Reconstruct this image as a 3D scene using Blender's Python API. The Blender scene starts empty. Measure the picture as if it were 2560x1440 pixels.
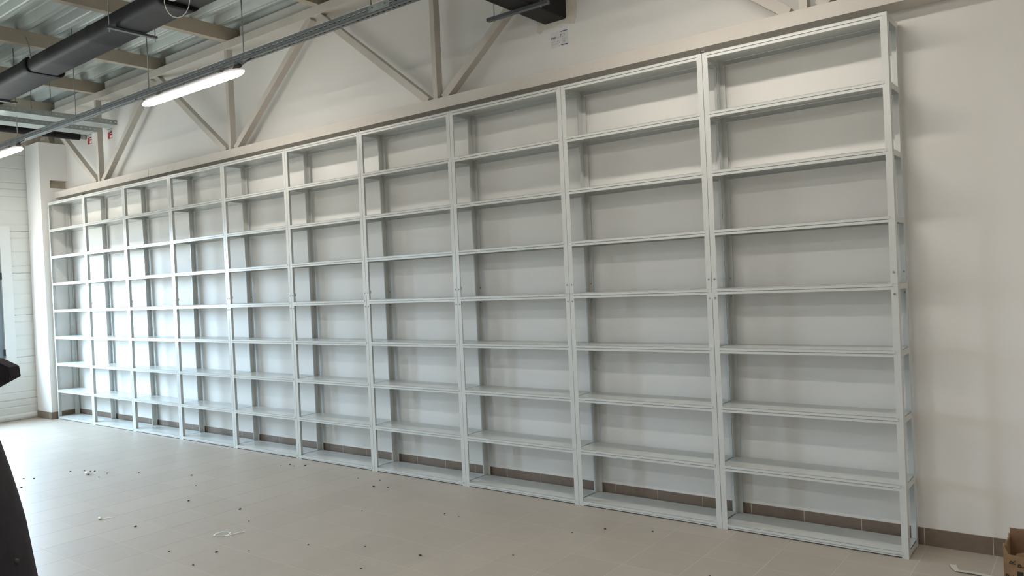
import bpy, bmesh, math, random
from mathutils import Vector, Matrix
S = bpy.context.scene
COL = S.collection
random.seed(7)

# ------------------------------------------------------------------ camera
YAW, PITCH, ROLL = -0.6549, -0.0092, -0.0459
CAM = Vector((11.279, -4.507, 1.5803))
ca, sa, cb, sb = math.cos(YAW), math.sin(YAW), math.cos(PITCH), math.sin(PITCH)
fwd = Vector((sa*cb, ca*cb, sb)); rgt = Vector((ca, -sa, 0)); upv = rgt.cross(fwd)
cc, sc_ = math.cos(ROLL), math.sin(ROLL)
R0 = rgt*cc + upv*sc_; U0 = -rgt*sc_ + upv*cc
cam = bpy.data.cameras.new('camera'); camo = bpy.data.objects.new('camera', cam); COL.objects.link(camo)
cam.sensor_width = 36.0; cam.lens = 1935.75/2560*36.0; cam.clip_start = 0.05; cam.clip_end = 200
M = Matrix((R0, U0, -fwd)).transposed().to_4x4(); M.translation = CAM
camo.matrix_world = M
S.camera = camo

# ------------------------------------------------------------------ world, daylight, exposure
W = bpy.data.worlds.new('sky'); S.world = W; W.use_nodes = True
nt = W.node_tree; bg = nt.nodes['Background']
bg.inputs[1].default_value = 54.0
wtc = nt.nodes.new('ShaderNodeTexCoord'); wsp = nt.nodes.new('ShaderNodeSeparateXYZ'); wrp = nt.nodes.new('ShaderNodeValToRGB')
nt.links.new(wtc.outputs['Generated'], wsp.inputs[0]); wmr = nt.nodes.new('ShaderNodeMapRange')      # overcast sky above, dull ground below
wmr.inputs['From Min'].default_value = -1; nt.links.new(wsp.outputs[2], wmr.inputs[0]); nt.links.new(wmr.outputs[0], wrp.inputs[0])
wrp.color_ramp.elements[0].position = 0.49; wrp.color_ramp.elements[0].color = (0.17, 0.17, 0.16, 1)
wrp.color_ramp.elements[1].position = 0.53; wrp.color_ramp.elements[1].color = (0.58, 0.78, 1.0, 1)
nt.links.new(wrp.outputs[0], bg.inputs[0])
WIN = (-3.0, -0.475, 0.885, 2.515)      # y0, y1, z0, z1 of the glazed front in the end wall
ADDED_WIN = (-8.2, -7.0, 0.885, 2.515)  # unseen second window opening, added to spread daylight over the floor
pl = bpy.data.lights.new('daylight_portal', 'AREA'); pl.shape = 'RECTANGLE'
pl.size = WIN[3]-WIN[2]; pl.size_y = WIN[1]-WIN[0]; pl.cycles.is_portal = True
plo = bpy.data.objects.new('daylight_portal', pl); COL.objects.link(plo)
plo.location = (-0.60, (WIN[0]+WIN[1])/2, (WIN[2]+WIN[3])/2); plo.rotation_euler = (0, -math.pi/2, 0)
pl2 = plo.copy(); pl2.data = pl.copy(); COL.objects.link(pl2); pl2.data.size_y = ADDED_WIN[1]-ADDED_WIN[0]; pl2.location.y = (ADDED_WIN[0]+ADDED_WIN[1])/2
LAMP_STRENGTH = 44.0
LAMP_COLOR = (1.0, 0.93, 0.835, 1)
S.view_settings.view_transform = 'Standard'; S.view_settings.look = 'None'
S.view_settings.gamma = 1.0; S.view_settings.use_curve_mapping = False
S.view_settings.exposure = 0.10
S.cycles.use_denoising = True
S.cycles.max_bounces = 10; S.cycles.diffuse_bounces = 6; S.cycles.glossy_bounces = 4
S.cycles.transparent_max_bounces = 12
S.cycles.sample_clamp_indirect = 8.0

# ------------------------------------------------------------------ materials
def mat(name, col, rough=0.5, metal=0.0, noise=0.0, nscale=6.0, bump=0.0, bscale=60.0, emit=None, es=0.0, spec=0.5, coord='Object'):
    m = bpy.data.materials.new(name); m.use_nodes = True
    n = m.node_tree.nodes; l = m.node_tree.links
    b = n['Principled BSDF']
    b.inputs['Base Color'].default_value = (*col, 1)
    b.inputs['Roughness'].default_value = rough; b.inputs['Metallic'].default_value = metal
    b.inputs['Specular IOR Level'].default_value = spec
    tc = n.new('ShaderNodeTexCoord')
    if noise:
        nz = n.new('ShaderNodeTexNoise'); nz.inputs['Scale'].default_value = nscale; nz.inputs['Detail'].default_value = 5
        l.new(tc.outputs[coord], nz.inputs['Vector'])
        mr = n.new('ShaderNodeMapRange'); mr.inputs['From Min'].default_value = 0.3; mr.inputs['From Max'].default_value = 0.7
        mr.inputs['To Min'].default_value = 1-noise; mr.inputs['To Max'].default_value = 1+noise
        l.new(nz.outputs[0], mr.inputs[0])
        mx = n.new('ShaderNodeVectorMath'); mx.operation = 'SCALE'
        mx.inputs[0].default_value = col; l.new(mr.outputs[0], mx.inputs['Scale'])
        l.new(mx.outputs[0], b.inputs['Base Color'])
    if bump:
        nb = n.new('ShaderNodeTexNoise'); nb.inputs['Scale'].default_value = bscale; nb.inputs['Detail'].default_value = 4
        l.new(tc.outputs[coord], nb.inputs['Vector'])
        bp = n.new('ShaderNodeBump'); bp.inputs['Strength'].default_value = bump; bp.inputs['Distance'].default_value = 0.01
        l.new(nb.outputs[0], bp.inputs['Height']); l.new(bp.outputs[0], b.inputs['Normal'])
    if emit:
        b.inputs['Emission Color'].default_value = emit; b.inputs['Emission Strength'].default_value = es
    return m

class N:
    """tiny node helper"""
    def __init__(s, m): s.t = m.node_tree; s.n = s.t.nodes; s.l = s.t.links
    def math(s, op, a, b=None, c=None):
        q = s.n.new('ShaderNodeMath'); q.operation = op
        for i, v in enumerate((a, b, c)):
            if v is None: continue
            if isinstance(v, (int, float)): q.inputs[i].default_value = v
            else: s.l.new(v, q.inputs[i])
        return q.outputs[0]

TX0, TP, TY0, TQ = 8.465, 0.330, 0.155, 0.3265
def joints(h, coord, origin, pitch, half):
    t = h.math('DIVIDE', h.math('SUBTRACT', coord, origin), pitch)
    fr = h.math('SUBTRACT', t, h.math('FLOOR', t))
    d = h.math('MINIMUM', fr, h.math('SUBTRACT', 1.0, fr))
    return h.math('LESS_THAN', d, half/pitch), h.math('FLOOR', t)

def floor_material():
    m = mat('floor_tiles', (0.36, 0.325, 0.285), 0.42)
    h = N(m); b = h.n['Principled BSDF']
    tc = h.n.new('ShaderNodeTexCoord'); sep = h.n.new('ShaderNodeSeparateXYZ'); h.l.new(tc.outputs['Object'], sep.inputs[0])
    jx, ix = joints(h, sep.outputs[0], TX0, TP, 0.0016)
    jy, iy = joints(h, sep.outputs[1], TY0, TQ, 0.0016)
    g = h.math('MAXIMUM', jx, jy)
    cmb = h.n.new('ShaderNodeCombineXYZ'); h.l.new(ix, cmb.inputs[0]); h.l.new(iy, cmb.inputs[1])
    wn = h.n.new('ShaderNodeTexWhiteNoise'); wn.noise_dimensions = '2D'; h.l.new(cmb.outputs[0], wn.inputs['Vector'])
    nz = h.n.new('ShaderNodeTexNoise'); nz.inputs['Scale'].default_value = 9; nz.inputs['Detail'].default_value = 6
    h.l.new(tc.outputs['Object'], nz.inputs['Vector'])
    nf = h.n.new('ShaderNodeTexNoise'); nf.inputs['Scale'].default_value = 420; nf.inputs['Detail'].default_value = 2
    h.l.new(tc.outputs['Object'], nf.inputs['Vector'])
    v = h.math('ADD', h.math('MULTIPLY', wn.outputs[0], 0.07), h.math('MULTIPLY', nz.outputs[0], 0.22))
    v = h.math('ADD', v, h.math('MULTIPLY', nf.outputs[0], 0.12))
    v = h.math('ADD', v, 0.80)
    sc = h.n.new('ShaderNodeVectorMath'); sc.operation = 'SCALE'; sc.inputs[0].default_value = (0.405, 0.36, 0.31); h.l.new(v, sc.inputs['Scale'])
    # grout: pale by the cardboard box end, joint shadow painted in as darker colour towards the windows
    joint_shade = h.n.new('ShaderNodeMapRange'); joint_shade.inputs['From Min'].default_value = 8.6; joint_shade.inputs['From Max'].default_value = 6.6
    h.l.new(h.math('ADD', sep.outputs[0], h.math('MULTIPLY', nz.outputs[0], 1.5)), joint_shade.inputs[0])
    gm_ = h.n.new('ShaderNodeMix'); gm_.data_type = 'RGBA'; h.l.new(h.math('MULTIPLY', joint_shade.outputs[0], h.math('MULTIPLY', jx, 0.9)), gm_.inputs[0])
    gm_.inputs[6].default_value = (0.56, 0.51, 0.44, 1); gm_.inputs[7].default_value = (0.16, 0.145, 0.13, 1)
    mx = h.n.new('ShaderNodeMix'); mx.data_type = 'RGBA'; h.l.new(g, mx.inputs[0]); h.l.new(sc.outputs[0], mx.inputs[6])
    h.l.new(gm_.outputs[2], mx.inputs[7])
    h.l.new(mx.outputs[2], b.inputs['Base Color'])
    r = h.math('ADD', h.math('MULTIPLY', g, 0.5), h.math('ADD', 0.34, h.math('MULTIPLY', nz.outputs[0], 0.16)))
    h.l.new(r, b.inputs['Roughness'])
    bp = h.n.new('ShaderNodeBump'); bp.inputs['Strength'].default_value = 0.35; bp.inputs['Distance'].default_value = 0.002
    h.l.new(h.math('SUBTRACT', h.math('MULTIPLY', nf.outputs[0], 0.15), g), bp.inputs['Height']); h.l.new(bp.outputs[0], b.inputs['Normal'])
    return m

def baseboard_material():
    m = mat('baseboard_tiles', (0.2, 0.16, 0.13), 0.5)
    h = N(m); b = h.n['Principled BSDF']
    tc = h.n.new('ShaderNodeTexCoord'); sep = h.n.new('ShaderNodeSeparateXYZ'); h.l.new(tc.outputs['Object'], sep.inputs[0])
    jx, _ = joints(h, sep.outputs[0], 8.457, 0.3285, 0.0018)
    nz = h.n.new('ShaderNodeTexNoise'); nz.inputs['Scale'].default_value = 30; h.l.new(tc.outputs['Object'], nz.inputs['Vector'])
    v = h.math('ADD', h.math('MULTIPLY', nz.outputs[0], 0.25), 0.87)
    sc = h.n.new('ShaderNodeVectorMath'); sc.operation = 'SCALE'; sc.inputs[0].default_value = (0.175, 0.132, 0.100); h.l.new(v, sc.inputs['Scale'])
    mx = h.n.new('ShaderNodeMix'); mx.data_type = 'RGBA'; h.l.new(jx, mx.inputs[0]); h.l.new(sc.outputs[0], mx.inputs[6])
    mx.inputs[7].default_value = (0.50, 0.46, 0.40, 1); h.l.new(mx.outputs[2], b.inputs['Base Color'])
    return m

def perforated_material(name, col, pitch, length, half, rough=0.45, metal=0.7, axis=0, cross=2, centre=0.0, two=None):
    """galvanised sheet with real see-through slots along one axis"""
    m = mat(name, col, rough, metal, noise=0.10, nscale=25)
    h = N(m); b = h.n['Principled BSDF']; out = h.n['Material Output']
    tc = h.n.new('ShaderNodeTexCoord'); sep = h.n.new('ShaderNodeSeparateXYZ'); h.l.new(tc.outputs['Object'], sep.inputs[0])
    t = h.math('DIVIDE', sep.outputs[axis], pitch); fr = h.math('SUBTRACT', t, h.math('FLOOR', t))
    along = h.math('LESS_THAN', fr, length/pitch)
    rows = centre if isinstance(centre, (list, tuple)) else [centre]
    msk = None
    for (cx, cv) in rows:
        d = h.math('ABSOLUTE', h.math('SUBTRACT', sep.outputs[cx], cv))
        q = h.math('LESS_THAN', d, half)
        msk = q if msk is None else h.math('MAXIMUM', msk, q)
    msk = h.math('MULTIPLY', msk, along)
    tr = h.n.new('ShaderNodeBsdfTransparent'); mix = h.n.new('ShaderNodeMixShader')
    h.l.new(msk, mix.inputs[0]); h.l.new(b.outputs[0], mix.inputs[1]); h.l.new(tr.outputs[0], mix.inputs[2])
    h.l.new(mix.outputs[0], out.inputs['Surface'])
    return m

MT = {}
MT['wall'] = mat('wall_paint', (0.76, 0.745, 0.72), 0.6, noise=0.02, nscale=1.3, bump=0.05, bscale=90)
MT['col'] = mat('column_plaster', (0.78, 0.77, 0.755), 0.65, noise=0.02, nscale=2, bump=0.12, bscale=40)
MT['niche'] = mat('bare_plaster', (0.42, 0.38, 0.30), 0.85, noise=0.2, nscale=12, bump=0.3)
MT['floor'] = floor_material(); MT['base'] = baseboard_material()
MT['shelf'] = mat('grey_powder_coat', (0.565, 0.58, 0.565), 0.26, noise=0.015, nscale=3, bump=0.03, bscale=180)
MT['steel'] = mat('beige_steel_paint', (0.54, 0.50, 0.45), 0.5, noise=0.04, nscale=5, bump=0.08, bscale=50)
MT['chord'] = mat('chord_paint', (0.60, 0.56, 0.51), 0.5, noise=0.03, nscale=5, bump=0.10, bscale=40)
MT['purlin'] = mat('roof_beam_paint', (0.46, 0.405, 0.325), 0.55, noise=0.04, nscale=4)
MT['deck'] = mat('deck_sheet', (0.47, 0.51, 0.49), 0.42, noise=0.05, nscale=4)
MT['black'] = mat('black_rubber_foam', (0.010, 0.010, 0.012), 0.62, spec=0.28, noise=0.25, nscale=7, bump=0.25, bscale=14)
MT['strap'] = mat('dark_steel', (0.14, 0.155, 0.165), 0.4, metal=0.6)
MT['galv'] = mat('galvanised_steel', (0.42, 0.46, 0.46), 0.42, metal=0.65, noise=0.18, nscale=18)
MT['rod'] = mat('threaded_steel', (0.28, 0.30, 0.29), 0.4, metal=0.7)
MT['housing'] = mat('lamp_housing', (0.80, 0.76, 0.75), 0.4, emit=(1.0, 0.90, 0.87, 1), es=0.35)
MT['emit'] = mat('lamp_diffuser', (0.9, 0.9, 0.9), 0.4, emit=LAMP_COLOR, es=LAMP_STRENGTH)
MT['cable'] = mat('black_cable', (0.02, 0.02, 0.02), 0.5)
MT['panel'] = mat('white_ribbed_panel', (0.66, 0.68, 0.655), 0.45, noise=0.03, nscale=4)
MT['frame'] = mat('white_window_frame', (0.70, 0.72, 0.71), 0.35)
MT['glassy'] = mat('grey_window_leaf', (0.16, 0.20, 0.235), 0.4)
MT['blk'] = mat('black_plastic', (0.015, 0.015, 0.015), 0.45)
MT['zinc'] = mat('zinc_screw', (0.30, 0.30, 0.29), 0.35, metal=0.8)
MT['card'] = mat('brown_cardboard', (0.255, 0.155, 0.08), 0.85, noise=0.22, nscale=9, bump=0.15, bscale=30)
MT['cardin'] = mat('cardboard_inside', (0.22, 0.125, 0.075), 0.9, noise=0.15, nscale=9)
MT['ink'] = mat('black_print', (0.02, 0.017, 0.015), 0.7)
MT['film'] = mat('clear_film', (0.55, 0.53, 0.46), 0.3)
MT['white'] = mat('white_plastic', (0.78, 0.78, 0.76), 0.4)
MT['paper'] = mat('white_paper', (0.88, 0.90, 0.92), 0.6)
MT['label'] = mat('label_paper', (0.66, 0.655, 0.67), 0.6)
MT['blue'] = mat('blue_print', (0.015, 0.045, 0.17), 0.6)
MT['ltgrey'] = mat('grey_print', (0.36, 0.35, 0.37), 0.6)
MT['maroon'] = mat('maroon_print', (0.12, 0.02, 0.04), 0.6)
MT['red'] = mat('red_print', (0.42, 0.035, 0.035), 0.6)
MT['fill'] = mat('yellowed_filler', (0.655, 0.62, 0.54), 0.8, noise=0.12, nscale=14)
MT['crumb'] = mat('dark_crumb', (0.07, 0.06, 0.055), 0.9)
MT['jacket'] = mat('black_jacket_cloth', (0.010, 0.009, 0.014), 0.9, noise=0.3, nscale=30, bump=0.2, bscale=25)
MT['shirt'] = mat('pale_shirt', (0.55, 0.58, 0.66), 0.85)
MT['trouser'] = mat('dark_trousers', (0.02, 0.022, 0.03), 0.9)
MT['skin'] = mat('skin', (0.50, 0.30, 0.215), 0.5)
MT['hair'] = mat('dark_hair', (0.03, 0.022, 0.018), 0.6, bump=0.5, bscale=80)
MT['shoe'] = mat('black_shoe_leather', (0.02, 0.018, 0.016), 0.35)
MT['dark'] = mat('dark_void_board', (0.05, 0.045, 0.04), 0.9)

TRAY_Y, TRAY_Z = -0.925, 3.39
MT['tray'] = perforated_material('slotted_rail_steel', (0.24, 0.265, 0.275), 0.05, 0.030, 0.0055, centre=[(2, TRAY_Z+0.025), (1, TRAY_Y+0.004)])
MT['ladder'] = perforated_material('cable_tray_steel', (0.42, 0.46, 0.455), 0.055, 0.022, 0.0035, axis=1,
                                   centre=[(0, 1.66), (0, 1.72), (0, 1.79), (0, 1.12), (0, 1.19), (0, 1.26), (2, 3.712)])

# ------------------------------------------------------------------ mesh helpers
class MB:
    def __init__(s): s.v = []; s.f = []; s.mi = []; s.cur = 0; s.sm = []
    def box(s, x0, x1, y0, y1, z0, z1, smooth=False):
        b = len(s.v)
        s.v += [(x0,y0,z0),(x1,y0,z0),(x1,y1,z0),(x0,y1,z0),(x0,y0,z1),(x1,y0,z1),(x1,y1,z1),(x0,y1,z1)]
        for q in ((0,3,2,1),(4,5,6,7),(0,1,5,4),(1,2,6,5),(2,3,7,6),(3,0,4,7)):
            s.f.append(tuple(b+i for i in q)); s.mi.append(s.cur); s.sm.append(False)
        return s
    def loft(s, rings, closed_ends=True, smooth=True, loop=True):
        b = len(s.v); n = len(rings[0])
        for r in rings: s.v += [tuple(p) for p in r]
        for i in range(len(rings)-1):
            for j in range(n if loop else n-1):
                k = (j+1) % n
                s.f.append((b+i*n+j, b+i*n+k, b+(i+1)*n+k, b+(i+1)*n+j)); s.mi.append(s.cur); s.sm.append(smooth)
        if closed_ends and loop:
            s.f.append(tuple(b+j for j in reversed(range(n)))); s.mi.append(s.cur); s.sm.append(False)
            s.f.append(tuple(b+(len(rings)-1)*n+j for j in range(n))); s.mi.append(s.cur); s.sm.append(False)
        return s
    def tube(s, pts, r, n=8, smooth=True, flat=1.0):
        pts = [Vector(p) for p in pts]
        rs = r if isinstance(r, (list, tuple)) else [r]*len(pts)
        rings = []; prev = None
        for i, p in enumerate(pts):
            d = (pts[min(i+1, len(pts)-1)] - pts[max(i-1, 0)]).normalized()
            a = prev - d*prev.dot(d) if prev is not None else (Vector((0,0,1)) if abs(d.z) < 0.9 else Vector((1,0,0)))
            a = (a - d*a.dot(d)).normalized(); prev = a; c = d.cross(a)
            rings.append([p + (a*math.cos(t)*flat + c*math.sin(t))*rs[i] for t in [2*math.pi*k/n for k in range(n)]])
        return s.loft(rings, smooth=smooth)
    def bar(s, p0, p1, w, d, nrm=(0,1,0)):
        """rectangular bar from p0 to p1, width w across, depth d along nrm"""
        p0, p1, nn = Vector(p0), Vector(p1), Vector(nrm)
        ax = (p1-p0).normalized(); sd = ax.cross(nn).normalized()
        r = lambda p: [p+sd*w/2-nn*d/2, p+sd*w/2+nn*d/2, p-sd*w/2+nn*d/2, p-sd*w/2-nn*d/2]
        return s.loft([r(p0), r(p1)], smooth=False)
    def prism(s, poly, axis, a0, a1):
        """extrude a 2D polygon along axis 0/1/2"""
        def P(q, a):
            l = list(q); l.insert(axis, a); return tuple(l)
        return s.loft([[P(q, a0) for q in poly], [P(q, a1) for q in poly]], smooth=False)
    def sphere(s, c, r, n=14, m=10, sc=(1,1,1), fn=None):
        rings = []
        for i in range(m+1):
            t = math.pi*(0.001 + 0.998*i/m)
            ring = []
            for j in range(n):
                a = 2*math.pi*j/n
                d = Vector((math.sin(t)*math.cos(a), math.sin(t)*math.sin(a), math.cos(t)))
                q = Vector((d.x*sc[0], d.y*sc[1], d.z*sc[2]))*r
                if fn: q = fn(q, d)
                ring.append(Vector(c)+q)
            rings.append(ring)
        return s.loft(rings)
    def build(s, name, m, parent=None, loc=None):
        me = bpy.data.meshes.new(name); me.from_pydata(s.v, [], s.f)
        ms = m if isinstance(m, (list, tuple)) else [m]
        for k in ms: me.materials.append(k)
        for p, i, q in zip(me.polygons, s.mi, s.sm): p.material_index = i; p.use_smooth = q
        bm = bmesh.new(); bm.from_mesh(me); bmesh.ops.recalc_face_normals(bm, faces=bm.faces); bm.to_mesh(me); bm.free()
        o = bpy.data.objects.new(name, me); COL.objects.link(o)
        if loc: o.location = loc
        if parent: o.parent = parent
        return o

def empty(name, loc=(0,0,0), label=None, cat=None, group=None, rz=0):
    o = bpy.data.objects.new(name, None); COL.objects.link(o); o.location = loc; o.rotation_euler = (0,0,rz)
    o.empty_display_size = 0.1
    return tag(o, label, cat, group)
def tag(o, label=None, cat=None, group=None, kind=None):
    if label: o['label'] = label
    if cat: o['category'] = cat
    if group: o['group'] = group
    if kind: o['kind'] = kind
    return o
def struct(o, label=None): o['kind'] = 'structure'; 
def structure(name, mb, m, label, cat):
    o = mb.build(name, m); tag(o, label, cat, kind='structure'); return o
def copy_tree(o, parent=None):
    c = o.copy(); COL.objects.link(c); c.parent = parent
    for ch in list(o.children): copy_tree(ch, c)
    return c
def text_mesh(name, txt, size, m, parent, mtx, depth=0.0004):
    cu = bpy.data.curves.new('tmp', 'FONT'); cu.body = txt; cu.size = size; cu.extrude = depth; cu.align_x = 'LEFT'; cu.offset = 0.0005 if size > 0.015 else 0.0
    to = bpy.data.objects.new('tmp', cu); COL.objects.link(to)
    dg = bpy.context.evaluated_depsgraph_get(); dg.update()
    me = bpy.data.meshes.new_from_object(to.evaluated_get(dg)); bpy.data.objects.remove(to)
    me.name = name; me.materials.clear(); me.materials.append(m); me.transform(mtx)
    o = bpy.data.objects.new(name, me); COL.objects.link(o); o.parent = parent
    return o

# ------------------------------------------------------------------ setting
WY = 0.286; XL = -0.50; XR = 16.0; YF = -9.0; ZD = 4.32
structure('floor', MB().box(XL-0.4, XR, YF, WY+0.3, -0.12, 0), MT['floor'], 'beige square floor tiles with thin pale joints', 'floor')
PX = [-0.20 + 1.465*k for k in range(11)]          # +x faces of the roof beams
w = MB().box(XL-0.3, XR, WY, WY+0.12, -0.1, 4.18)
edges = [XL-0.3] + [v for p in PX for v in (p-0.085, p+0.11)] + [XR]
for i in range(0, len(edges), 2):
    if edges[i+1] > edges[i]: w.box(edges[i], edges[i+1], WY-0.096, WY+0.12, 4.1795, 4.312)
structure('wall_back', w, MT['wall'], 'long smooth white wall behind the shelving', 'wall')
structure('wall_light_block', MB().box(XL-0.6, XR, WY+0.28, WY+0.38, -0.1, 4.8), MT['dark'], 'added dark board that blocks light behind the gaps above the white wall', 'wall')  # added to stop light leaking; dark colour stands for shade in the gaps
structure('wall_right', MB().box(XR, XR+0.1, YF, WY+0.4, -0.1, 4.8), MT['wall'], 'plain white far end wall', 'wall')
structure('wall_front', MB().box(XL-0.6, XR, YF-0.1, YF, -0.1, 4.8), MT['wall'], 'plain white long wall opposite the shelving', 'wall')

# ribbed end wall with the glazed front cut out of it
zs = []
prof = []
JZ = [-0.295+0.5725*k for k in range(0, 9)]
for j in JZ:
    for dz, dep, wd in ((0, 0.011, 0.004), (0.095, 0.006, 0.007), (0.29, 0.006, 0.007), (0.477, 0.006, 0.007)):
        z = j+dz
        if 0.12 < z < 4.0: prof += [(z-wd*1.6, 0), (z-wd*0.4, -dep), (z+wd*0.4, -dep), (z+wd*1.6, 0)]
def ribbed(mb, y0, y1, z0, z1, x=XL):
    pts = [(x, z0)] + [(x+d, z) for z, d in prof if z0 < z < z1] + [(x, z1)]
    poly = pts + [(x-0.07, z1), (x-0.07, z0)]
    mb.loft([[(px, y0, pz) for px, pz in poly], [(px, y1, pz) for px, pz in poly]], smooth=False)
wl = MB()
SOL = [(YF, ADDED_WIN[0]), (ADDED_WIN[1], WIN[0]), (WIN[1], WY)]
for a_, b_ in SOL: ribbed(wl, a_, b_, 0.09, 4.4)
for q_ in (WIN, ADDED_WIN): ribbed(wl, q_[0], q_[1], q_[3], 4.4); ribbed(wl, q_[0], q_[1], 0.09, q_[2])
# bottom seal: a soft bulge
seal = [(XL-0.07, 0.004), (XL+0.012, 0.004), (XL+0.022, 0.03), (XL+0.020, 0.06), (XL+0.006, 0.088), (XL-0.07, 0.09)]
wl.loft([[(a, YF, b) for a, b in seal], [(a, WY, b) for a, b in seal]], smooth=False)
for a_, b_ in SOL: wl.box(XL-0.3, XL-0.071, a_+0.001, b_-0.001 if b_ < 0 else WY+0.4, 0, 4.8)
for q_ in (WIN, ADDED_WIN): wl.box(XL-0.3, XL-0.071, q_[0], q_[1], q_[3]+0.001, 4.8); wl.box(XL-0.3, XL-0.071, q_[0], q_[1], 0, q_[2]-0.001)
structure('wall_left', wl, MT['panel'], 'pale green-white wall of horizontal ribbed panels at the far end', 'wall')

# window in the end wall: white frame outside, grey leaf profile, clear glazing
wf = empty('window_1', (XL, (WIN[0]+WIN[1])/2, WIN[2])); tag(wf, 'white framed window with grey leaf in the ribbed end wall', 'window', kind='structure')
hw = (WIN[1]-WIN[0])/2; hz = WIN[3]-WIN[2]; e = 0.18; ei = 0.045
fr = MB()
fr.box(0.0, 0.026, -hw-e, hw+e, -0.115, -ei+0.01); fr.box(0.0, 0.026, -hw-e, hw+e, hz+ei, hz+0.115)
fr.box(0.0, 0.026, -hw-e, -hw-ei-0.02, -ei+0.01, hz+ei); fr.box(0.0, 0.026, hw+ei+0.02, hw+e, -ei+0.01, hz+ei)
# inner bead
fr.box(-0.004, 0.034, hw+ei+0.008, hw+ei+0.0195, -ei+0.011, hz+ei-0.001)
fr.build('window_frame', MT['frame'], wf)
sa_ = MB(); j = 0.07; t0, t1 = -0.05, 0.008
sa_.box(t0, t1, -hw-ei, hw+ei, -ei+0.012, 0.03); sa_.box(t0, t1, -hw-ei, hw+ei, hz-0.03, hz+ei-0.002)
for yy in (-hw-ei, hw+ei-j): sa_.box(t0, t1, yy, yy+j, 0.03, hz-0.03)
sa_.box(t0, t1, -0.04, 0.04, 0.03, hz-0.03)
sash = sa_.build('window_leaf', MT['glassy'], wf); sash['label'] = 'grey window leaf'
gm = bpy.data.materials.new('clear_glazing'); gm.use_nodes = True
gn = gm.node_tree; gn.nodes.remove(gn.nodes['Principled BSDF'])
tr = gn.nodes.new('ShaderNodeBsdfTransparent'); gl = gn.nodes.new('ShaderNodeBsdfGlossy'); mx = gn.nodes.new('ShaderNodeMixShader')
gl.inputs['Roughness'].default_value = 0.02; mx.inputs[0].default_value = 0.06; tr.inputs[0].default_value = (0.96, 0.98, 0.97, 1)
gn.links.new(tr.outputs[0], mx.inputs[1]); gn.links.new(gl.outputs[0], mx.inputs[2]); gn.links.new(mx.outputs[0], gn.nodes['Material Output'].inputs[0])
MB().box(-0.024, -0.018, -hw-ei+j+0.001, -0.041, 0.031, hz-0.031).build('window_pane', gm, sash)
MB().box(-0.024, -0.018, 0.041, hw+ei-j-0.001, 0.031, hz-0.031).build('window_pane', gm, sash)
for hz_ in (0.0, 1.03):
    MB().box(0.0085, 0.024, hw+ei-0.012, hw+ei+0.008, hz_, hz_+0.085).build('hinge', MT['blk'], sash)

w2 = copy_tree(wf); w2.name = 'added_window'; w2.location.y = (ADDED_WIN[0]+ADDED_WIN[1])/2; w2.scale.y = (ADDED_WIN[1]-ADDED_WIN[0])/(WIN[1]-WIN[0])
w2['label'] = 'unseen second window added for daylight, farther along the ribbed end wall'

# column with the niche where the truss chord enters
cb_ = MB(); X0, X1, Y0, Y1 = -0.47, -0.03, -0.066, WY
cb_.box(X0, X1, Y0, Y1, 0, 3.125); cb_.box(X0, X1, Y0, Y1, 3.232, 3.735)
cb_.box(X0, X1, Y0, 0.055, 3.125, 3.232); cb_.cur = 1; cb_.box(X0, -0.11, 0.055, Y1, 3.125, 3.232)
structure('wall_column', cb_, [MT['col'], MT['niche']], 'white plastered column at the far end of the shelving', 'column')
bb = MB().box(-0.02, XR, WY-0.009, WY, 0, 0.095)
structure('baseboard_back', bb, MT['base'], 'dark taupe tile skirting along the white wall', 'baseboard')
bb = MB(); bb.box(X0, X1+0.009, Y0-0.009, Y0, 0, 0.095); bb.box(X1, X1+0.009, Y0, WY-0.009, 0, 0.095)
structure('baseboard_column', bb, MT['base'], 'dark taupe tile skirting round the white column', 'baseboard')
# yellowed filler around the wall duct
fl = MB().prism([(7.955, 3.490), (7.945, 3.430), (7.975, 3.415), (8.01, 3.437), (8.10, 3.440), (8.17, 3.452), (8.23, 3.435), (8.275, 3.425), (8.295, 3.46), (8.305, 3.55), (8.29, 3.64), (8.30, 3.85), (7.96, 3.85)], 1, WY-0.002, WY)
structure('trim_1', fl, MT['fill'], 'yellowed filler patch on the wall around the black duct', 'wall patch')

# ceiling: trapezoidal deck, ribs along x
dk = MB(); y = -9.1; prof2 = []
ph = -1.268
k0 = int((YF-0.2-ph)/0.253)-1
for k in range(k0, 8):
    b = ph+0.253*k
    prof2 += [(b-0.004, ZD+0.006), (b+0.008, ZD), (b+0.030, ZD), (b+0.035, ZD+0.005), (b+0.040, ZD), (b+0.062, ZD), (b+0.074, ZD+0.006),
              (b+0.108, ZD+0.066), (b+0.120, ZD+0.072), (b+0.150, ZD+0.072), (b+0.156, ZD+0.066), (b+0.163, ZD+0.066), (b+0.169, ZD+0.072), (b+0.200, ZD+0.072), (b+0.212, ZD+0.066)]
prof2 = [p for p in prof2 if YF-0.15 < p[0] < WY+0.33]
up2 = [(a, b+0.0) for a, b in prof2]
poly = [(a, b) for a, b in prof2] + [(prof2[-1][0], ZD+0.16), (prof2[0][0], ZD+0.16)]
dk.loft([[(-0.8, a, b) for a, b in poly], [(XR+0.1, a, b) for a, b in poly]], smooth=False)
structure('ceiling', dk, MT['deck'], 'corrugated metal roof deck, grey-white', 'ceiling')

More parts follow.
